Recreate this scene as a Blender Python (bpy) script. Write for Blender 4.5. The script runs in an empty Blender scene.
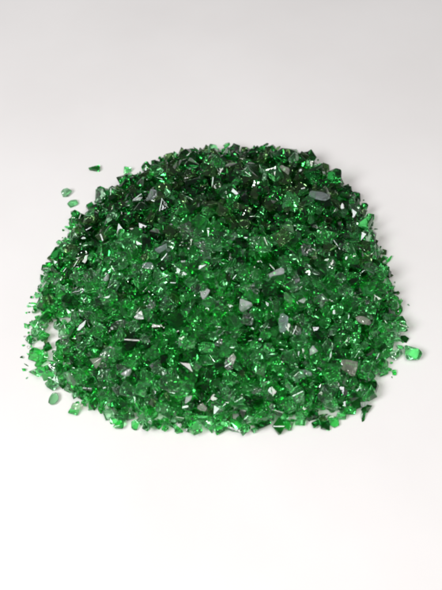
import bpy, bmesh, math, random
import numpy as np
from mathutils import Vector, Matrix

random.seed(7)
rng = np.random.default_rng(11)
scene = bpy.context.scene
COL = scene.collection

# ------------------------------------------------------------------ camera
ELEV = math.radians(54)
DIST = 0.86
cam_data = bpy.data.cameras.new('camera')
cam = bpy.data.objects.new('camera', cam_data)
COL.objects.link(cam)
cam.location = (0, -DIST*math.cos(ELEV), DIST*math.sin(ELEV))
cam.rotation_euler = (math.pi/2 - ELEV, 0, 0)
cam_data.sensor_fit = 'HORIZONTAL'
cam_data.sensor_width = 36
W = 0.442/DIST
cam_data.lens = 36/W
cam_data.clip_start = 0.02
cam_data.clip_end = 50
scene.camera = cam
cam_data.dof.use_dof = True
cam_data.dof.focus_distance = DIST-0.02
cam_data.dof.aperture_fstop = 9.0
CO = np.array(cam.location)
FWD = np.array([0, math.cos(ELEV), -math.sin(ELEV)])
UP = np.array([0, math.sin(ELEV), math.cos(ELEV)])
RIGHT = np.array([1.0, 0, 0])


def at(px, py, z=0.0):
    """the point at height z seen at that spot of the photograph (442 x 590)"""
    d = FWD + RIGHT*(px-221)/442*W + UP*(295-py)/442*W
    return CO + d*((z-CO[2])/d[2])


def seen_at(p):
    q = np.asarray(p, float) - CO
    f = q @ FWD
    return 221 + (q @ RIGHT)/f/W*442, 295 - (q @ UP)/f/W*442


# ------------------------------------------------------------------ materials
def nodes_of(m):
    m.use_nodes = True
    nt = m.node_tree
    return nt, nt.nodes, nt.links, nt.nodes['Principled BSDF']


def glass_material(name, lo, hi, trans=0.9, rough=0.04, ior=1.5):
    """coloured crushed glass: tint differs from fragment to fragment, faces slightly rippled"""
    m = bpy.data.materials.new(name)
    nt, N, L, p = nodes_of(m)
    geo = N.new('ShaderNodeNewGeometry')
    oi = N.new('ShaderNodeObjectInfo')
    add = N.new('ShaderNodeMath'); add.operation = 'ADD'
    L.new(geo.outputs['Random Per Island'], add.inputs[0])
    L.new(oi.outputs['Random'], add.inputs[1])
    fr = N.new('ShaderNodeMath'); fr.operation = 'FRACT'
    L.new(add.outputs[0], fr.inputs[0])
    ramp = N.new('ShaderNodeValToRGB')
    ramp.color_ramp.elements[0].color = (*lo, 1)
    ramp.color_ramp.elements[1].color = (*hi, 1)
    L.new(fr.outputs[0], ramp.inputs['Fac'])
    # cloudy streaks inside the glass
    tc = N.new('ShaderNodeTexCoord')
    nz = N.new('ShaderNodeTexNoise'); nz.inputs['Scale'].default_value = 260
    nz.inputs['Detail'].default_value = 3
    L.new(tc.outputs['Object'], nz.inputs['Vector'])
    mul = N.new('ShaderNodeMapRange')
    mul.inputs['From Min'].default_value = 0.3; mul.inputs['From Max'].default_value = 0.7
    mul.inputs['To Min'].default_value = rough*0.4; mul.inputs['To Max'].default_value = rough*2.2
    L.new(nz.outputs['Fac'], mul.inputs['Value'])
    L.new(mul.outputs['Result'], p.inputs['Roughness'])
    bp = N.new('ShaderNodeBump'); bp.inputs['Strength'].default_value = 0.22
    bp.inputs['Distance'].default_value = 0.0012
    nz2 = N.new('ShaderNodeTexNoise'); nz2.inputs['Scale'].default_value = 170
    nz2.inputs['Detail'].default_value = 2
    L.new(tc.outputs['Object'], nz2.inputs['Vector'])
    L.new(nz2.outputs['Fac'], bp.inputs['Height'])
    L.new(bp.outputs['Normal'], p.inputs['Normal'])
    L.new(ramp.outputs['Color'], p.inputs['Base Color'])
    p.inputs['Transmission Weight'].default_value = trans
    p.inputs['IOR'].default_value = ior
    return m


GLASS = {
    'emerald': glass_material('emerald_glass', (0.110, 0.80, 0.190), (0.370, 0.96, 0.470), 0.97, 0.02),
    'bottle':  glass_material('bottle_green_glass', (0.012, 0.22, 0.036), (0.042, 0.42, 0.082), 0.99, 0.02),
    'mint':    glass_material('mint_glass', (0.34, 0.76, 0.42), (0.58, 0.88, 0.63), 0.985, 0.025),
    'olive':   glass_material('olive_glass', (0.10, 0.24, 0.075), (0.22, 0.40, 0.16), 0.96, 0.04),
    'clear':   glass_material('clear_glass', (0.86, 0.90, 0.86), (0.95, 0.97, 0.95), 0.99, 0.02),
    'frosted': glass_material('frosted_glass', (0.86, 0.90, 0.88), (0.96, 0.98, 0.97), 0.76, 0.05),
    'amber':   glass_material('cloudy_beige_glass', (0.80, 0.76, 0.68), (0.93, 0.90, 0.84), 0.86, 0.05),
    'steel':   glass_material('blue_grey_glass', (0.74, 0.84, 0.86), (0.86, 0.92, 0.93), 0.90, 0.04),
}
WORD = {'emerald': 'bright green', 'bottle': 'dark green', 'mint': 'pale mint', 'olive': 'olive green',
        'clear': 'clear', 'frosted': 'white', 'amber': 'beige', 'steel': 'blue-grey'}

paper = bpy.data.materials.new('matt_white_paper')
nt, N, L, p = nodes_of(paper)
tc = N.new('ShaderNodeTexCoord')
n1 = N.new('ShaderNodeTexNoise'); n1.inputs['Scale'].default_value = 5; n1.inputs['Detail'].default_value = 5
L.new(tc.outputs['Object'], n1.inputs['Vector'])
rp = N.new('ShaderNodeValToRGB')
rp.color_ramp.elements[0].position = 0.35; rp.color_ramp.elements[0].color = (0.735, 0.708, 0.698, 1)
rp.color_ramp.elements[1].position = 0.65; rp.color_ramp.elements[1].color = (0.770, 0.745, 0.736, 1)
L.new(n1.outputs['Fac'], rp.inputs['Fac']); L.new(rp.outputs['Color'], p.inputs['Base Color'])
n2 = N.new('ShaderNodeTexNoise'); n2.inputs['Scale'].default_value = 900; n2.inputs['Detail'].default_value = 4
L.new(tc.outputs['Object'], n2.inputs['Vector'])
b = N.new('ShaderNodeBump'); b.inputs['Strength'].default_value = 0.12; b.inputs['Distance'].default_value = 0.0006
L.new(n2.outputs['Fac'], b.inputs['Height']); L.new(b.outputs['Normal'], p.inputs['Normal'])
p.inputs['Roughness'].default_value = 0.62
p.inputs['Specular IOR Level'].default_value = 0.25

# ------------------------------------------------------------------ the surface
bm = bmesh.new()
bmesh.ops.create_grid(bm, x_segments=4, y_segments=4, size=1.6)
me = bpy.data.meshes.new('white_surface'); bm.to_mesh(me); bm.free()
me.materials.append(paper)
srf = bpy.data.objects.new('white_surface', me); COL.objects.link(srf)
srf['kind'] = 'structure'
srf['label'] = 'smooth off-white surface the green glass heap lies on'

# ------------------------------------------------------------------ outline of the heap
OUT = [(38, 372), (38, 330), (40, 300), (50, 279), (59, 261), (70, 245), (74, 224), (93, 221), (104, 205), (122, 192),
       (147, 180), (157, 170), (172, 164), (205, 159), (240, 158), (280, 160), (304, 165), (318, 172), (320, 183),
       (335, 189), (351, 198), (357, 216), (366, 224), (363, 241), (376, 252), (381, 275), (386, 293),
       (395, 305), (394, 342), (388, 360), (382, 371), (371, 382), (367, 400), (360, 412), (338, 421), (290, 427), (240, 431),
       (190, 430), (150, 427), (114, 421), (92, 410), (70, 394), (52, 380)]
mx, my = 218, 300
poly = np.array([at(mx+(x-mx)*1.018, my+(y-my)*1.018)[:2] for x, y in OUT])
CELL = 0.001
X0, Y0, NX, NY = -0.24, -0.22, 480, 480
gx = X0 + (np.arange(NX)+.5)*CELL
gy = Y0 + (np.arange(NY)+.5)*CELL
GX, GY = np.meshgrid(gx, gy, indexing='ij')
inside = np.zeros_like(GX, bool)
dist = np.full(GX.shape, 9.0)
for (ax, ay), (bx, by) in zip(poly, np.roll(poly, -1, 0)):
    cond = ((ay > GY) != (by > GY))
    xx = (bx-ax)*(GY-ay)/(by-ay+1e-12)+ax
    inside ^= cond & (GX < xx)
    ex, ey = bx-ax, by-ay
    t = np.clip(((GX-ax)*ex+(GY-ay)*ey)/(ex*ex+ey*ey), 0, 1)
    dist = np.minimum(dist, np.hypot(GX-ax-t*ex, GY-ay-t*ey))
rim = np.where(inside, -dist, dist)
dist = np.where(inside, dist, 0)
lump = np.zeros_like(GX)
for k in range(14):
    a = rng.uniform(0, 6.28); f = rng.uniform(40, 150)
    lump += np.sin((GX*math.cos(a)+GY*math.sin(a))*f+rng.uniform(0, 6.28))/14
TARGET = 0.072*(1-np.exp(-dist/0.075))*(1+0.30*lump) + 0.0035*lump*np.clip(dist/0.02, 0, 1)
TARGET = np.clip(TARGET, 0, None)
# the left foot of the heap is thin: the white surface shows between the chips there
thin = np.exp(-((GX-at(52, 345)[0])/0.024)**2-((GY-at(52, 345)[1])/0.062)**2)
TARGET *= 1-0.93*thin
H = np.clip(TARGET-0.017, 0, None)
CORE = H.copy()


def surf(x, y):
    i = int((x-X0)/CELL); j = int((y-Y0)/CELL)
    if 0 <= i < NX and 0 <= j < NY:
        return H[i, j]
    return 0.0


# ------------------------------------------------------------------ fragment shapes
def hull(points, bev=0.0):
    bm = bmesh.new()
    for q in points:
        bm.verts.new(q)
    r = bmesh.ops.convex_hull(bm, input=bm.verts)
    junk = [g for g in r['geom_interior'] if isinstance(g, bmesh.types.BMVert)]
    if junk:
        bmesh.ops.delete(bm, geom=junk, context='VERTS')
    loose = [v for v in bm.verts if not v.link_faces]
    if loose:
        bmesh.ops.delete(bm, geom=loose, context='VERTS')
    bmesh.ops.recalc_face_normals(bm, faces=bm.faces)
    bm.normal_update()
    PN = np.array([f.normal[:] for f in bm.faces])
    PC = np.array([f.calc_center_median()[:] for f in bm.faces])
    mid = np.mean([v.co[:] for v in bm.verts], axis=0)
    PN *= np.sign(np.einsum('ij,ij->i', PN, PC-mid))[:, None]
    bmesh.ops.dissolve_limit(bm, angle_limit=math.radians(9), verts=bm.verts, edges=bm.edges)
    if bev:
        bmesh.ops.bevel(bm, geom=[e for e in bm.edges], offset=bev, segments=1, profile=0.6, affect='EDGES', clamp_overlap=True)
        bmesh.ops.triangulate(bm, faces=[f for f in bm.faces if len(f.verts) > 4])
    bmesh.ops.recalc_face_normals(bm, faces=bm.faces)
    bm.verts.index_update()
    V = np.array([v.co[:] for v in bm.verts])
    F = [[v.index for v in f.verts] for f in bm.faces]
    bm.free()
    ok = np.linalg.norm(PN, axis=1) > 0.5
    PN, PC = PN[ok], PC[ok]
    return V, F, PN, np.einsum('ij,ij->i', PN, PC)


def shape_points(kind):
    if kind == 'chunk':
        n = random.randint(8, 11)
        pts = rng.normal(size=(n, 3)); pts /= np.linalg.norm(pts, axis=1)[:, None]
        pts *= rng.uniform(0.38, 0.56, (n, 1))
        return pts*np.array([1.0, rng.uniform(.78, 1.0), rng.uniform(.65, .9)])
    if kind == 'cubelet':
        s = np.array([[x, y, z] for x in (-.36, .36) for y in (-.31, .31) for z in (-.27, .27)])
        s += rng.uniform(-.13, .13, s.shape)
        if random.random() < .6:
            s = np.delete(s, random.randrange(8), 0)
        return np.r_[s, rng.uniform(-.42, .42, (2, 3))]
    if kind == 'lump':
        n = 11
        pts = rng.normal(size=(n, 3)); pts /= np.linalg.norm(pts, axis=1)[:, None]
        return pts*rng.uniform(0.36, 0.56, (n, 1))*np.array([1.0, .8, .62])
    if kind == 'bar':
        s = np.array([[x, y, z] for x in (-.45, .45) for y in (-.2, .2) for z in (-.13, .13)])
        s += rng.uniform(-.09, .09, s.shape)
        return np.r_[s, [[.62, .06, 0], [-.58, -.07, .03], [.1, .27, .05], [-.15, -.26, -.04]]]
    if kind == 'flake':
        n = random.randint(6, 8)
        a = np.sort(rng.uniform(0, 6.28, n)+0)
        r = rng.uniform(.36, .56, n)
        top = np.c_[np.cos(a)*r, np.sin(a)*r*.8, .14+rng.uniform(-.05, .05, n)]
        bot = np.c_[np.cos(a)*r*.85, np.sin(a)*r*.68, -.10+rng.uniform(-.05, .05, n)]
        return np.r_[top, bot]
    if kind == 'splinter':
        n = 8
        pts = rng.uniform(-.5, .5, (n, 3))*np.array([.5, .42, .34])
        return np.r_[pts, [[.62, .02, .05], [-.6, -.04, 0], [.5, .13, -.06], [-.45, .1, .1]]]
    if kind == 'slab':
        s = np.array([[x, y, z] for x in (-.5, .5) for y in (-.24, .24) for z in (-.12, .12)])
        s += rng.uniform(-.05, .05, s.shape)
        return np.r_[s, [[.56, 0, 0], [-.54, .05, .02]]]
    if kind == 'oval':
        a = np.linspace(0, 6.28, 9)[:-1]
        r = .5+rng.uniform(-.04, .04, 8)
        return np.r_[np.c_[np.cos(a)*r, np.sin(a)*r*.72, np.full(8, .10)], np.c_[np.cos(a)*r*.8, np.sin(a)*r*.56, np.full(8, -.14)],
                     np.c_[np.cos(a[::2])*.26, np.sin(a[::2])*.2, np.full(4, .19)]]
    if kind == 'wedge':
        s = np.array([[-.5, -.34, 0], [.5, -.30, 0], [.04, .46, 0]], float)
        s = s+rng.uniform(-.1, .1, (3, 3))
        return np.r_[s+np.array([0, 0, .10]), s*.9+np.array([.02, 0, -.22])+rng.uniform(-.07, .07, (3, 3)), [[.12, .08, .3], [-.32, .12, -.05]]]
    if kind == 'square':
        s = np.array([[-.42, -.40, 0], [.46, -.36, 0], [.40, .44, 0], [-.46, .36, 0], [.5, .06, 0]], float)
        return np.r_[s+np.array([0, 0, .15]), s*.86-np.array([0, 0, .13])]


LIB = {}
for kind, n in (('chunk', 30), ('cubelet', 34), ('lump', 10), ('bar', 8), ('flake', 26), ('splinter', 18), ('slab', 8), ('oval', 6), ('wedge', 6), ('square', 4)):
    LIB[kind] = [hull(shape_points(kind), 0.035 if kind in ('chunk', 'flake', 'splinter', 'cubelet') else 0.025) for _ in range(n)]


def rand_rot(tilt, normal=None):
    """rotation whose z axis leans off the given normal by about tilt radians"""
    n = np.array([0, 0, 1.0]) if normal is None else np.asarray(normal, float)
    n = n + rng.normal(size=3)*tilt
    n /= np.linalg.norm(n)
    a = rng.normal(size=3); a -= n*(a@n); a /= np.linalg.norm(a)
    return np.c_[a, np.cross(n, a), n]


def foot(sh, R, s, x, y):
    """cells under a fragment with its lower and upper height there (relative to its centre)"""
    V, F, PN, PD = sh
    v = (V*s)@R.T
    r = np.abs(v[:, :2]).max(0)
    i0, i1 = int((x-r[0]-X0)/CELL), int((x+r[0]-X0)/CELL)+1
    j0, j1 = int((y-r[1]-Y0)/CELL), int((y+r[1]-Y0)/CELL)+1
    i0, j0, i1, j1 = max(i0, 0), max(j0, 0), min(i1, NX), min(j1, NY)
    if i1-i0 < 1 or j1-j0 < 1:
        return None
    px = GX[i0:i1, j0:j1]-x; py = GY[i0:i1, j0:j1]-y
    n = PN/s
    ln = np.linalg.norm(n, axis=1)
    n = (n/ln[:, None])@R.T
    d = PD/ln
    lo = np.full(px.shape, -9.0); hi = np.full(px.shape, 9.0)
    for (nx, ny, nz), c in zip(n, d):
        q = c-nx*px-ny*py
        if nz > 1e-4:
            hi = np.minimum(hi, q/nz)
        elif nz < -1e-4:
            lo = np.maximum(lo, q/nz)
        else:
            hi = np.where(q < 0, -99, hi)
    ok = lo < hi
    if not ok.any():
        return None
    return (slice(i0, i1), slice(j0, j1)), ok, lo, hi, v[:, 2].min()


def rest(sh, R, s, x, y, sink=0.80):
    f = foot(sh, R, s, x, y)
    if f is None:
        return None
    sl, ok, lo, hi, zmin = f
    gap = (H[sl]-lo)[ok]
    k = min(len(gap)-1, int(len(gap)*sink))
    z = max(np.partition(gap, k)[k], -zmin+0.0001)
    return z, f


def stamp(f, z):
    sl, ok, lo, hi, _ = f
    H[sl] = np.where(ok, np.maximum(H[sl], hi+z), H[sl])


def normal_at(x, y):
    i = int((x-X0)/CELL); j = int((y-Y0)/CELL)
    i = min(max(i, 3), NX-4); j = min(max(j, 3), NY-4)
    gxx = (TARGET[i+3, j]-TARGET[i-3, j])/(6*CELL); gyy = (TARGET[i, j+3]-TARGET[i, j-3])/(6*CELL)
    n = np.array([-gxx, -gyy, 1]); return n/np.linalg.norm(n)


ALL = np.argwhere(inside & (rng.random(rim.shape) > 0.85*thin))
EDGE = np.argwhere((rim > -0.030) & (rim < 0.0005) & (rng.random(rim.shape) > 0.88*thin))
FRINGE = np.argwhere((rim > -0.004) & (rim < 0.005) & (GY > -0.07))


def drop(size, kind, cells, picks, tries=3, tilt=0.6, need=0.0):
    c = cells[rng.integers(0, len(cells), picks)]
    dfc = TARGET[c[:, 0], c[:, 1]]-H[c[:, 0], c[:, 1]]
    i, j = c[int(np.argmax(dfc))]
    if dfc.max() < need:
        return None
    best = None
    for _ in range(tries):
        x = gx[i]+rng.uniform(-1, 1)*0.003; y = gy[j]+rng.uniform(-1, 1)*0.003
        sh = random.choice(LIB[kind]); R = rand_rot(tilt, normal_at(x, y))
        s = size*np.array([1, 1, 1.0])*rng.uniform(.9, 1.12, 3)
        r = rest(sh, R, s, x, y)
        if r is None:
            continue
        z, f = r
        if best is None or z < best[0]:
            best = (z, f, sh, R, s, x, y)
    if best is None:
        return None
    z, f, sh, R, s, x, y = best
    stamp(f, z)
    return sh, R, s, np.array([x, y, z])


def kind_pick():
    return random.choices(['chunk', 'cubelet', 'flake', 'splinter'], [.36, .36, .17, .11])[0]


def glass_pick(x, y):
    # crest shade painted as glass tint: more olive and bottle green towards the back
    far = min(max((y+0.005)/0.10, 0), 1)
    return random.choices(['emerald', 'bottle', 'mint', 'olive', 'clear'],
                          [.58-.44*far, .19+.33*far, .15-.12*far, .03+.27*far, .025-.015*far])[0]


crumbs = []          # small fragments (one mass)
chips = []           # larger fragments, each an object


def fill(n, lo, hi, cells, picks, need=0.0, want_chips=0, clo=.0150, chi=.0205):
    order = [True]*want_chips+[False]*(n-want_chips)
    random.shuffle(order)
    got = 0
    for big in order:
        for _ in range(8 if big else 1):
            k = kind_pick()
            size = rng.uniform(clo, chi) if big else rng.uniform(lo, hi)
            if k == 'splinter':
                size *= 1.15
            q = drop(size, k, cells, picks, need=need)
            if q is not None:
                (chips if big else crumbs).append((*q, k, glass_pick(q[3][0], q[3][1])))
                got += 1
                break
    return got


N_GENERIC = 236
print('fill', fill(1900, .0105, .0152, ALL, 4, 0.001))
print('edge', fill(1450, .0088, .0140, EDGE, 3, 0.0))
TARGET = TARGET+0.003*np.clip(dist/0.01, 0, 1)
print('top', fill(1280, .0095, .0150, ALL, 3, 0.0, N_GENERIC), 'chips', len(chips))
print('fringe', fill(120, .0070, .0110, FRINGE, 1, -0.002))
GRIT = np.argwhere((rim > -0.003) & (rim < 0.010) & (GY > -0.10))
print('grit', fill(130, .0022, .0045, GRIT, 1, -0.003))

# ------------------------------------------------------------------ loose fragments and the ones that stand out
# x, y, length, width (photo pixels), angle in the picture, shape, glass, label, short name for its neighbours, name
SPECIAL = [
    (67, 192, 9, 7, 60, 'chunk', 'mint', 'greenish clear glass chip lying alone on the white surface, upper of the stray pair', None, 'glass_chip'),
    (73, 204, 10, 7, 15, 'chunk', 'mint', 'pale glass chip on the white surface, lower of the stray pair', None, 'glass_chip'),
    (97, 169, 11, 6, 30, 'flake', 'bottle', 'dark green stray flake on the white surface beyond the far left slope', None, 'glass_flake'),
    (127, 171, 8, 7, 80, 'chunk', 'emerald', 'small green stray chip on the white surface just off the far crest', None, 'glass_chip'),
    (101, 197, 13, 11, 35, 'chunk', 'mint', 'pale green see-through chip leaning on the far left edge of the heap', 'the pale leaning chip', 'glass_chip'),
    (43, 286, 9, 8, 10, 'chunk', 'clear', 'clear chip on the white surface at the left rim, behind the thin left foot', None, 'glass_chip'),
    (43, 303, 8, 10, 80, 'chunk', 'bottle', 'dark green loose chip on the left rim, between two clear chips', None, 'glass_chip'),
    (42, 325, 10, 8, 60, 'flake', 'clear', 'clear flake on the white surface at the leftmost edge of the heap foot', None, 'glass_flake'),
    (44, 336, 11, 9, 60, 'chunk', 'emerald', 'green loose chip touching the clear flake at the leftmost edge', None, 'glass_chip'),
    (63, 343, 12, 7, 30, 'flake', 'clear', 'clear flake bridging the bare patch at the left foot', 'the clear bridging flake', 'glass_flake'),
    (40, 358, 9, 11, 80, 'chunk', 'emerald', 'bright green loose chip at the leftmost edge below the bare patch', None, 'glass_chip'),
    (44, 370, 9, 7, 10, 'chunk', 'emerald', 'bright green loose chip at the lowest corner of the left rim', None, 'glass_chip'),
    (55, 380, 12, 8, 5, 'flake', 'mint', 'pale green flake on the rim just behind the stray oval chip', None, 'glass_flake'),
    (53, 397, 13, 9, 80, 'oval', 'mint', 'pale green upright oval chip alone on the white surface by the front left rim', None, 'glass_chip'),
    (70, 391, 13, 11, 30, 'chunk', 'emerald', 'rich green chip beside the stray pale oval on the front left rim', None, 'glass_chip'),
    (78, 405, 13, 9, 20, 'flake', 'amber', 'pale cloudy flake at the front left rim of the heap', None, 'glass_flake'),
    (410, 354, 15, 14, 0, 'chunk', 'emerald', 'round green chip lying clear of the heap at its right edge', None, 'glass_chip'),
    (398, 302, 13, 7, 20, 'splinter', 'emerald', 'green splinter sticking out of the right edge over the white surface', None, 'glass_splinter'),
    (396, 350, 12, 10, 0, 'chunk', 'mint', 'light green chip between the heap and the round outlying chip', None, 'glass_chip'),
    (366, 226, 15, 12, 10, 'chunk', 'emerald', 'green chip jutting from the far right edge above a gap', 'the jutting green chip', 'glass_chip'),
    (373, 269, 18, 11, -5, 'flake', 'mint', 'large pale yellowish-green flake at the right edge of the heap', 'the pale right-edge flake', 'glass_flake'),
    (354, 210, 11, 12, 75, 'flake', 'mint', 'pale greenish flake standing at the far right shoulder', None, 'glass_flake'),
    (319, 197, 22, 9, -16, 'bar', 'steel', 'long greyish clear bar of glass on the far right slope', 'the long greyish bar', 'glass_bar'),
    (285, 178, 11, 8, -15, 'chunk', 'amber', 'beige chip near the far crest of the heap', 'the beige crest chip', 'glass_chip'),
    (286, 202, 7, 4, 10, 'flake', 'frosted', 'tiny white flake in the dark area under the beige crest chip', None, 'glass_flake'),
    (189, 176, 14, 9, 25, 'chunk', 'olive', 'greyish chunk on the dark far crest of the heap', 'the greyish crest chunk', 'glass_chunk'),
    (153, 203, 13, 10, 15, 'chunk', 'steel', 'grey clear chunk on the far left slope, among dark green chips', 'the grey clear chunk', 'glass_chunk'),
    (138, 204, 11, 3.5, 10, 'splinter', 'frosted', 'thin white splinter beside the grey clear chunk', None, 'glass_splinter'),
    (124, 245, 13, 7, 35, 'flake', 'mint', 'pale green flake on the left slope, among dark green chips', 'the pale slope flake', 'glass_flake'),
    (160, 247, 13, 9, 55, 'flake', 'steel', 'blue-grey flake standing on edge on the upper left slope', 'the upright grey flake', 'glass_flake'),
    (148, 267, 13, 7, -10, 'flake', 'steel', 'flat cyan-white flake on the middle left slope', 'the cyan-white flake', 'glass_flake'),
    (106, 279, 8, 6, 30, 'chunk', 'frosted', 'small white chip on the lower left slope', 'the small white slope chip', 'glass_chip'),
    (200, 244, 7, 12, 80, 'wedge', 'clear', 'clear upright wedge high on the middle of the heap', 'the clear upright wedge', 'glass_wedge'),
    (276, 278, 18, 7, 35, 'bar', 'frosted', 'pale tilted slab on the middle of the heap, above the white chunk', 'the pale tilted slab', 'glass_slab'),
    (206, 281, 12, 8, 45, 'splinter', 'frosted', 'white splinter in the middle of the heap', 'the white middle splinter', 'glass_splinter'),
    (251, 287, 15, 7, 10, 'flake', 'clear', 'clear flake just behind the white chunk', None, 'glass_flake'),
    (245, 299, 12, 14, 70, 'chunk', 'frosted', 'white chunk of glass on the middle of the heap', 'the white chunk', 'glass_chunk'),
    (283, 323, 21, 10, 82, 'bar', 'steel', 'pale blue-grey slab standing upright on the front right slope', 'the upright blue-grey slab', 'glass_slab'),
    (303, 300, 9, 6, 20, 'chunk', 'frosted', 'small white chip up the slope from the upright blue-grey slab', 'the small white chip', 'glass_chip'),
    (313, 350, 9, 9, 15, 'wedge', 'frosted', 'bright white triangle of glass on the front right slope', 'the white triangle', 'glass_wedge'),
    (363, 321, 18, 8, -18, 'oval', 'amber', 'pale long pebble-like piece near the right edge of the heap', 'the pale long piece', 'glass_piece'),
    (351, 367, 18, 17, -25, 'lump', 'amber', 'large beige glassy chip near the front right edge', 'the large beige chip', 'glass_chip'),
    (325, 397, 15, 11, -25, 'oval', 'mint', 'pale green oval flake at the front, below the white triangle', 'the front oval flake', 'glass_flake'),
    (365, 399, 11, 6, 20, 'flake', 'frosted', 'white flake at the front right rim of the heap', 'the white rim flake', 'glass_flake'),
    (140, 315, 10, 9, 40, 'chunk', 'frosted', 'bright white chip on the left slope', 'the bright white chip', 'glass_chip'),
    (152, 309, 12, 9, 60, 'chunk', 'clear', 'glassy clear chip up the slope from the bright white chip', None, 'glass_chip'),
    (118, 324, 16, 8, 25, 'oval', 'clear', 'clear slender oval on the left slope, below the bright white chip', 'the clear slender oval', 'glass_oval'),
    (108, 355, 15, 11, 40, 'oval', 'clear', 'clear broad oval touching the creamy triangular chip at the front left', 'the clear broad oval', 'glass_oval'),
    (96, 362, 13, 11, 185, 'wedge', 'amber', 'creamy triangular chip touching the clear broad oval', 'the creamy triangular chip', 'glass_wedge'),
    (122, 360, 9, 7, 20, 'chunk', 'clear', 'clear chip on the other side of the broad oval from the creamy triangle', None, 'glass_chip'),
    (127, 373, 11, 8, 0, 'chunk', 'frosted', 'white chip in front of the clear broad oval', 'the white front-left chip', 'glass_chip'),
    (172, 384, 26, 15, -12, 'oval', 'mint', 'largest pale green flat piece, lying at the front of the heap', 'the largest pale flat piece', 'glass_piece'),
    (157, 370, 17, 8, -20, 'flake', 'mint', 'pale green flake touching the back of the largest pale flat piece', None, 'glass_flake'),
    (219, 338, 10, 8, 35, 'chunk', 'clear', 'sparkling clear chip in the middle of the front slope', 'the sparkling clear chip', 'glass_chip'),
    (231, 358, 12, 8, 70, 'flake', 'amber', 'beige flake down the slope from the sparkling clear chip', 'the beige slope flake', 'glass_flake'),
    (188, 400, 11, 6, 50, 'flake', 'frosted', 'white flake at the front, between two pale mint pieces', 'the white front flake', 'glass_flake'),
    (217, 406, 13, 10, 10, 'chunk', 'mint', 'minty white chip at the foot of the front slope', 'the minty front chip', 'glass_chip'),
    (203, 408, 8, 10, 60, 'flake', 'amber', 'beige flake beside the minty chip at the foot of the front slope', None, 'glass_flake'),
    (305, 372, 14, 6, -15, 'flake', 'steel', 'grey flake on the front right slope below the white triangle', 'the grey front flake', 'glass_flake'),
    (240, 172, 12, 6, -10, 'flake', 'olive', 'dull olive flake in the middle of the far crest', 'the dull crest flake', 'glass_flake'),
    (345, 247, 11, 6, -40, 'chunk', 'clear', 'clear sparkling chip on the dark far right slope', 'the clear far right chip', 'glass_chip'),
]
special = []
for (px, py, ln, wd, ang, kind, mat, label, ref, name) in SPECIAL:
    z = 0.0
    for _ in range(6):
        q = at(px, py, z)
        z = 0.6*z+0.4*(surf(q[0], q[1])+0.002)
    q = at(px, py, z)
    mpp = np.linalg.norm(q-CO)/DIST*0.001            # metres per photo pixel there
    loose = surf(q[0], q[1]) < 0.002
    n = normal_at(q[0], q[1]) if not loose else np.array([0, 0, 1.0])
    if not loose:
        n = n*0.55+(-FWD)*0.55
    n = n+rng.normal(size=3)*0.10; n /= np.linalg.norm(n)
    a = RIGHT*math.cos(math.radians(ang))+UP*math.sin(math.radians(ang))
    a = a-n*(a@n); a /= np.linalg.norm(a)
    R = np.c_[a, np.cross(n, a), n]
    sh = random.choice(LIB[kind])
    ext = np.ptp(sh[0], axis=0)
    s = np.array([ln*mpp/ext[0], wd*mpp/ext[1], 0])*(0.96 if mat in ('frosted', 'amber', 'steel') else 1.08)
    s[2] = (s[0]*s[1])**.5*(0.9 if kind in ('chunk', 'splinter') else 1.0)
    r = rest(sh, R, s, q[0], q[1], 0.70 if not loose else 0.97)
    zz, f = r
    qq = at(px, py, zz)
    r = rest(sh, R, s, qq[0], qq[1], 0.70 if not loose else 0.97)
    zz, f = r
    stamp(f, zz)
    special.append((sh, R, s, np.array([qq[0], qq[1], zz]), kind, mat, label, ref, name))


# ------------------------------------------------------------------ objects
def chip_object(name, sh, R, s, loc, mat):
    V, F, _, _ = sh
    me = bpy.data.meshes.new(name)
    me.from_pydata(((V*s)@R.T).tolist(), [], F)
    me.materials.append(GLASS[mat])
    me.update()
    o = bpy.data.objects.new(name, me); COL.objects.link(o)
    o.location = loc
    return o


refs = []
for (sh, R, s, loc, kind, mat, label, ref, name) in special:
    o = chip_object(name, sh, R, s, loc, mat)
    o['label'] = label
    o['category'] = 'glass ' + name.split('_')[1]
    o['group'] = 'glass fragments of the heap'
    if ref:
        refs.append((ref, *seen_at(loc)))

NOUN = {'chunk': 'chunk', 'cubelet': 'chip', 'flake': 'flake', 'splinter': 'splinter'}
made = {}
order = sorted(chips, key=lambda c: seen_at(c[3])[1])
for (sh, R, s, loc, kind, mat) in order:
    o = chip_object('glass_'+NOUN[kind], sh, R, s, loc, mat)
    x, y = seen_at(loc)
    d = sorted(((x-rx)**2+(y-ry)**2, ref, x-rx, y-ry) for ref, rx, ry in refs)[:6]
    for k, (dd, ref, dx, dy) in enumerate(d):
        if abs(dx) > 1.6*abs(dy):
            way = 'to the right of' if dx > 0 else 'to the left of'
        elif abs(dy) > 1.6*abs(dx):
            way = 'in front of' if dy > 0 else 'behind'
        else:
            way = ('front' if dy > 0 else 'back')+(' right' if dx > 0 else ' left')+' of'
        near = 'close ' if dd < 15**2 else ('well ' if dd > 34**2 else '')
        lab = f'{WORD[mat]} glass {NOUN[kind]} {near}{way} {ref}'
        if lab not in made:
            break
    else:
        dd, ref, dx, dy = d[0]
        lab = f'{WORD[mat]} glass {NOUN[kind]} among others around {ref}'
    made[lab] = made.get(lab, 0)+1
    o['label'] = lab
    o['category'] = 'glass '+NOUN[kind]
    o['group'] = 'glass fragments of the heap'
print('shared labels', {k: v for k, v in made.items() if v > 1})

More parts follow.
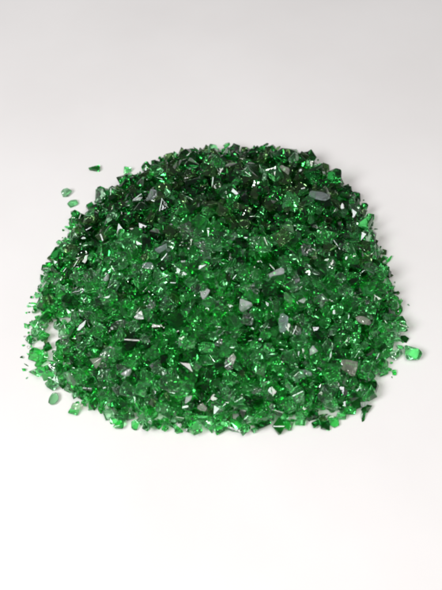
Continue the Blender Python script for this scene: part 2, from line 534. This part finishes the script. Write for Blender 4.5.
# the small fragments and the deep inside of the heap
verts, faces, mids = [], [], []
mats = list(GLASS)
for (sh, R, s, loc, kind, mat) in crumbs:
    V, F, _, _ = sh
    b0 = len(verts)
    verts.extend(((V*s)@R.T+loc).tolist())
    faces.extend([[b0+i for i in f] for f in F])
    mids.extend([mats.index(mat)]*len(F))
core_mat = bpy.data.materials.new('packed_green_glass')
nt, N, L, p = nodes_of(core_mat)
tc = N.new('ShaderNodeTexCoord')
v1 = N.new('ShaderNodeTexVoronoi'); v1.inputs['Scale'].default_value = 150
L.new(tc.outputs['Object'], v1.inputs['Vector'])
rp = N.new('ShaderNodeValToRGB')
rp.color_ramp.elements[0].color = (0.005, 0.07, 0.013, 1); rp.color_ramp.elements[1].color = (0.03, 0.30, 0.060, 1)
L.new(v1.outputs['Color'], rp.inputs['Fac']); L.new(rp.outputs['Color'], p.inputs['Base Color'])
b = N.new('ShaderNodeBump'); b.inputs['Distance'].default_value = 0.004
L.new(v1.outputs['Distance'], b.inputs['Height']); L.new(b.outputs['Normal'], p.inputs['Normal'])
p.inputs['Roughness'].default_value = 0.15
st = 4
idx = {}
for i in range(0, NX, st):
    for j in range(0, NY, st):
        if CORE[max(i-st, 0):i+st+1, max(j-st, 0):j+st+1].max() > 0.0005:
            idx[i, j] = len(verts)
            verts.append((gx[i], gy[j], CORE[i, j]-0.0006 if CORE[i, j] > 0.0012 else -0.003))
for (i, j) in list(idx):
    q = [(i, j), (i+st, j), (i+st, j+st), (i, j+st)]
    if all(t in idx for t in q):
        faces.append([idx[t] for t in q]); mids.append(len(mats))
me = bpy.data.meshes.new('small_glass_fragments')
me.from_pydata(verts, [], faces)
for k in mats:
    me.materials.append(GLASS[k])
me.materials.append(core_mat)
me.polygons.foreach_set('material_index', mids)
me.update()
o = bpy.data.objects.new('small_glass_fragments', me); COL.objects.link(o)
o['kind'] = 'stuff'
o['label'] = 'countless small green glass fragments packed into the heap'

# ------------------------------------------------------------------ light
world = bpy.data.worlds.new('World'); scene.world = world
world.use_nodes = True
bg = world.node_tree.nodes['Background']
bg.inputs['Color'].default_value = (0.93, 0.96, 1.0, 1)
bg.inputs['Strength'].default_value = 0.16


def area(name, loc, target, size, size_y, power, color):
    l = bpy.data.lights.new(name, 'AREA'); l.shape = 'RECTANGLE'
    l.size = size; l.size_y = size_y; l.energy = power; l.color = color
    o = bpy.data.objects.new(name, l); COL.objects.link(o)
    o.location = loc
    o.rotation_euler = (Vector(target)-Vector(loc)).to_track_quat('-Z', 'Y').to_euler()
    return o


area('window_light', (-1.15, -1.20, 1.75), (0, 0, 0), 0.82, 0.98, 52.0, (0.97, 0.98, 1.0))
area('room_lamp', (0.18, -0.95, 1.85), (0, 0, 0), 0.50, 0.50, 14.0, (1.0, 0.965, 0.93))
for x, y in ((-0.50, -0.40), (0.42, -0.25), (-0.05, -1.5), (0.85, -1.1), (0.1, -0.45)):  # small added lamps that put glints on the glass facets
    area('glint_spot', (x, y, 2.2), (0, 0, 0), 0.065, 0.065, 2.6, (1.0, 0.98, 0.95))

scene.view_settings.view_transform = 'Standard'
scene.view_settings.look = 'None'
scene.view_settings.exposure = 0
scene.view_settings.gamma = 1
scene.render.engine = 'CYCLES'
cy = scene.cycles
cy.max_bounces = 18; cy.transmission_bounces = 16; cy.glossy_bounces = 8; cy.diffuse_bounces = 4
cy.caustics_reflective = False
cy.caustics_refractive = True
cy.blur_glossy = 0.2
cy.sample_clamp_indirect = 6.0
cy.filter_width = 2.3
cy.use_denoising = True
cy.denoiser = 'OPENIMAGEDENOISE'
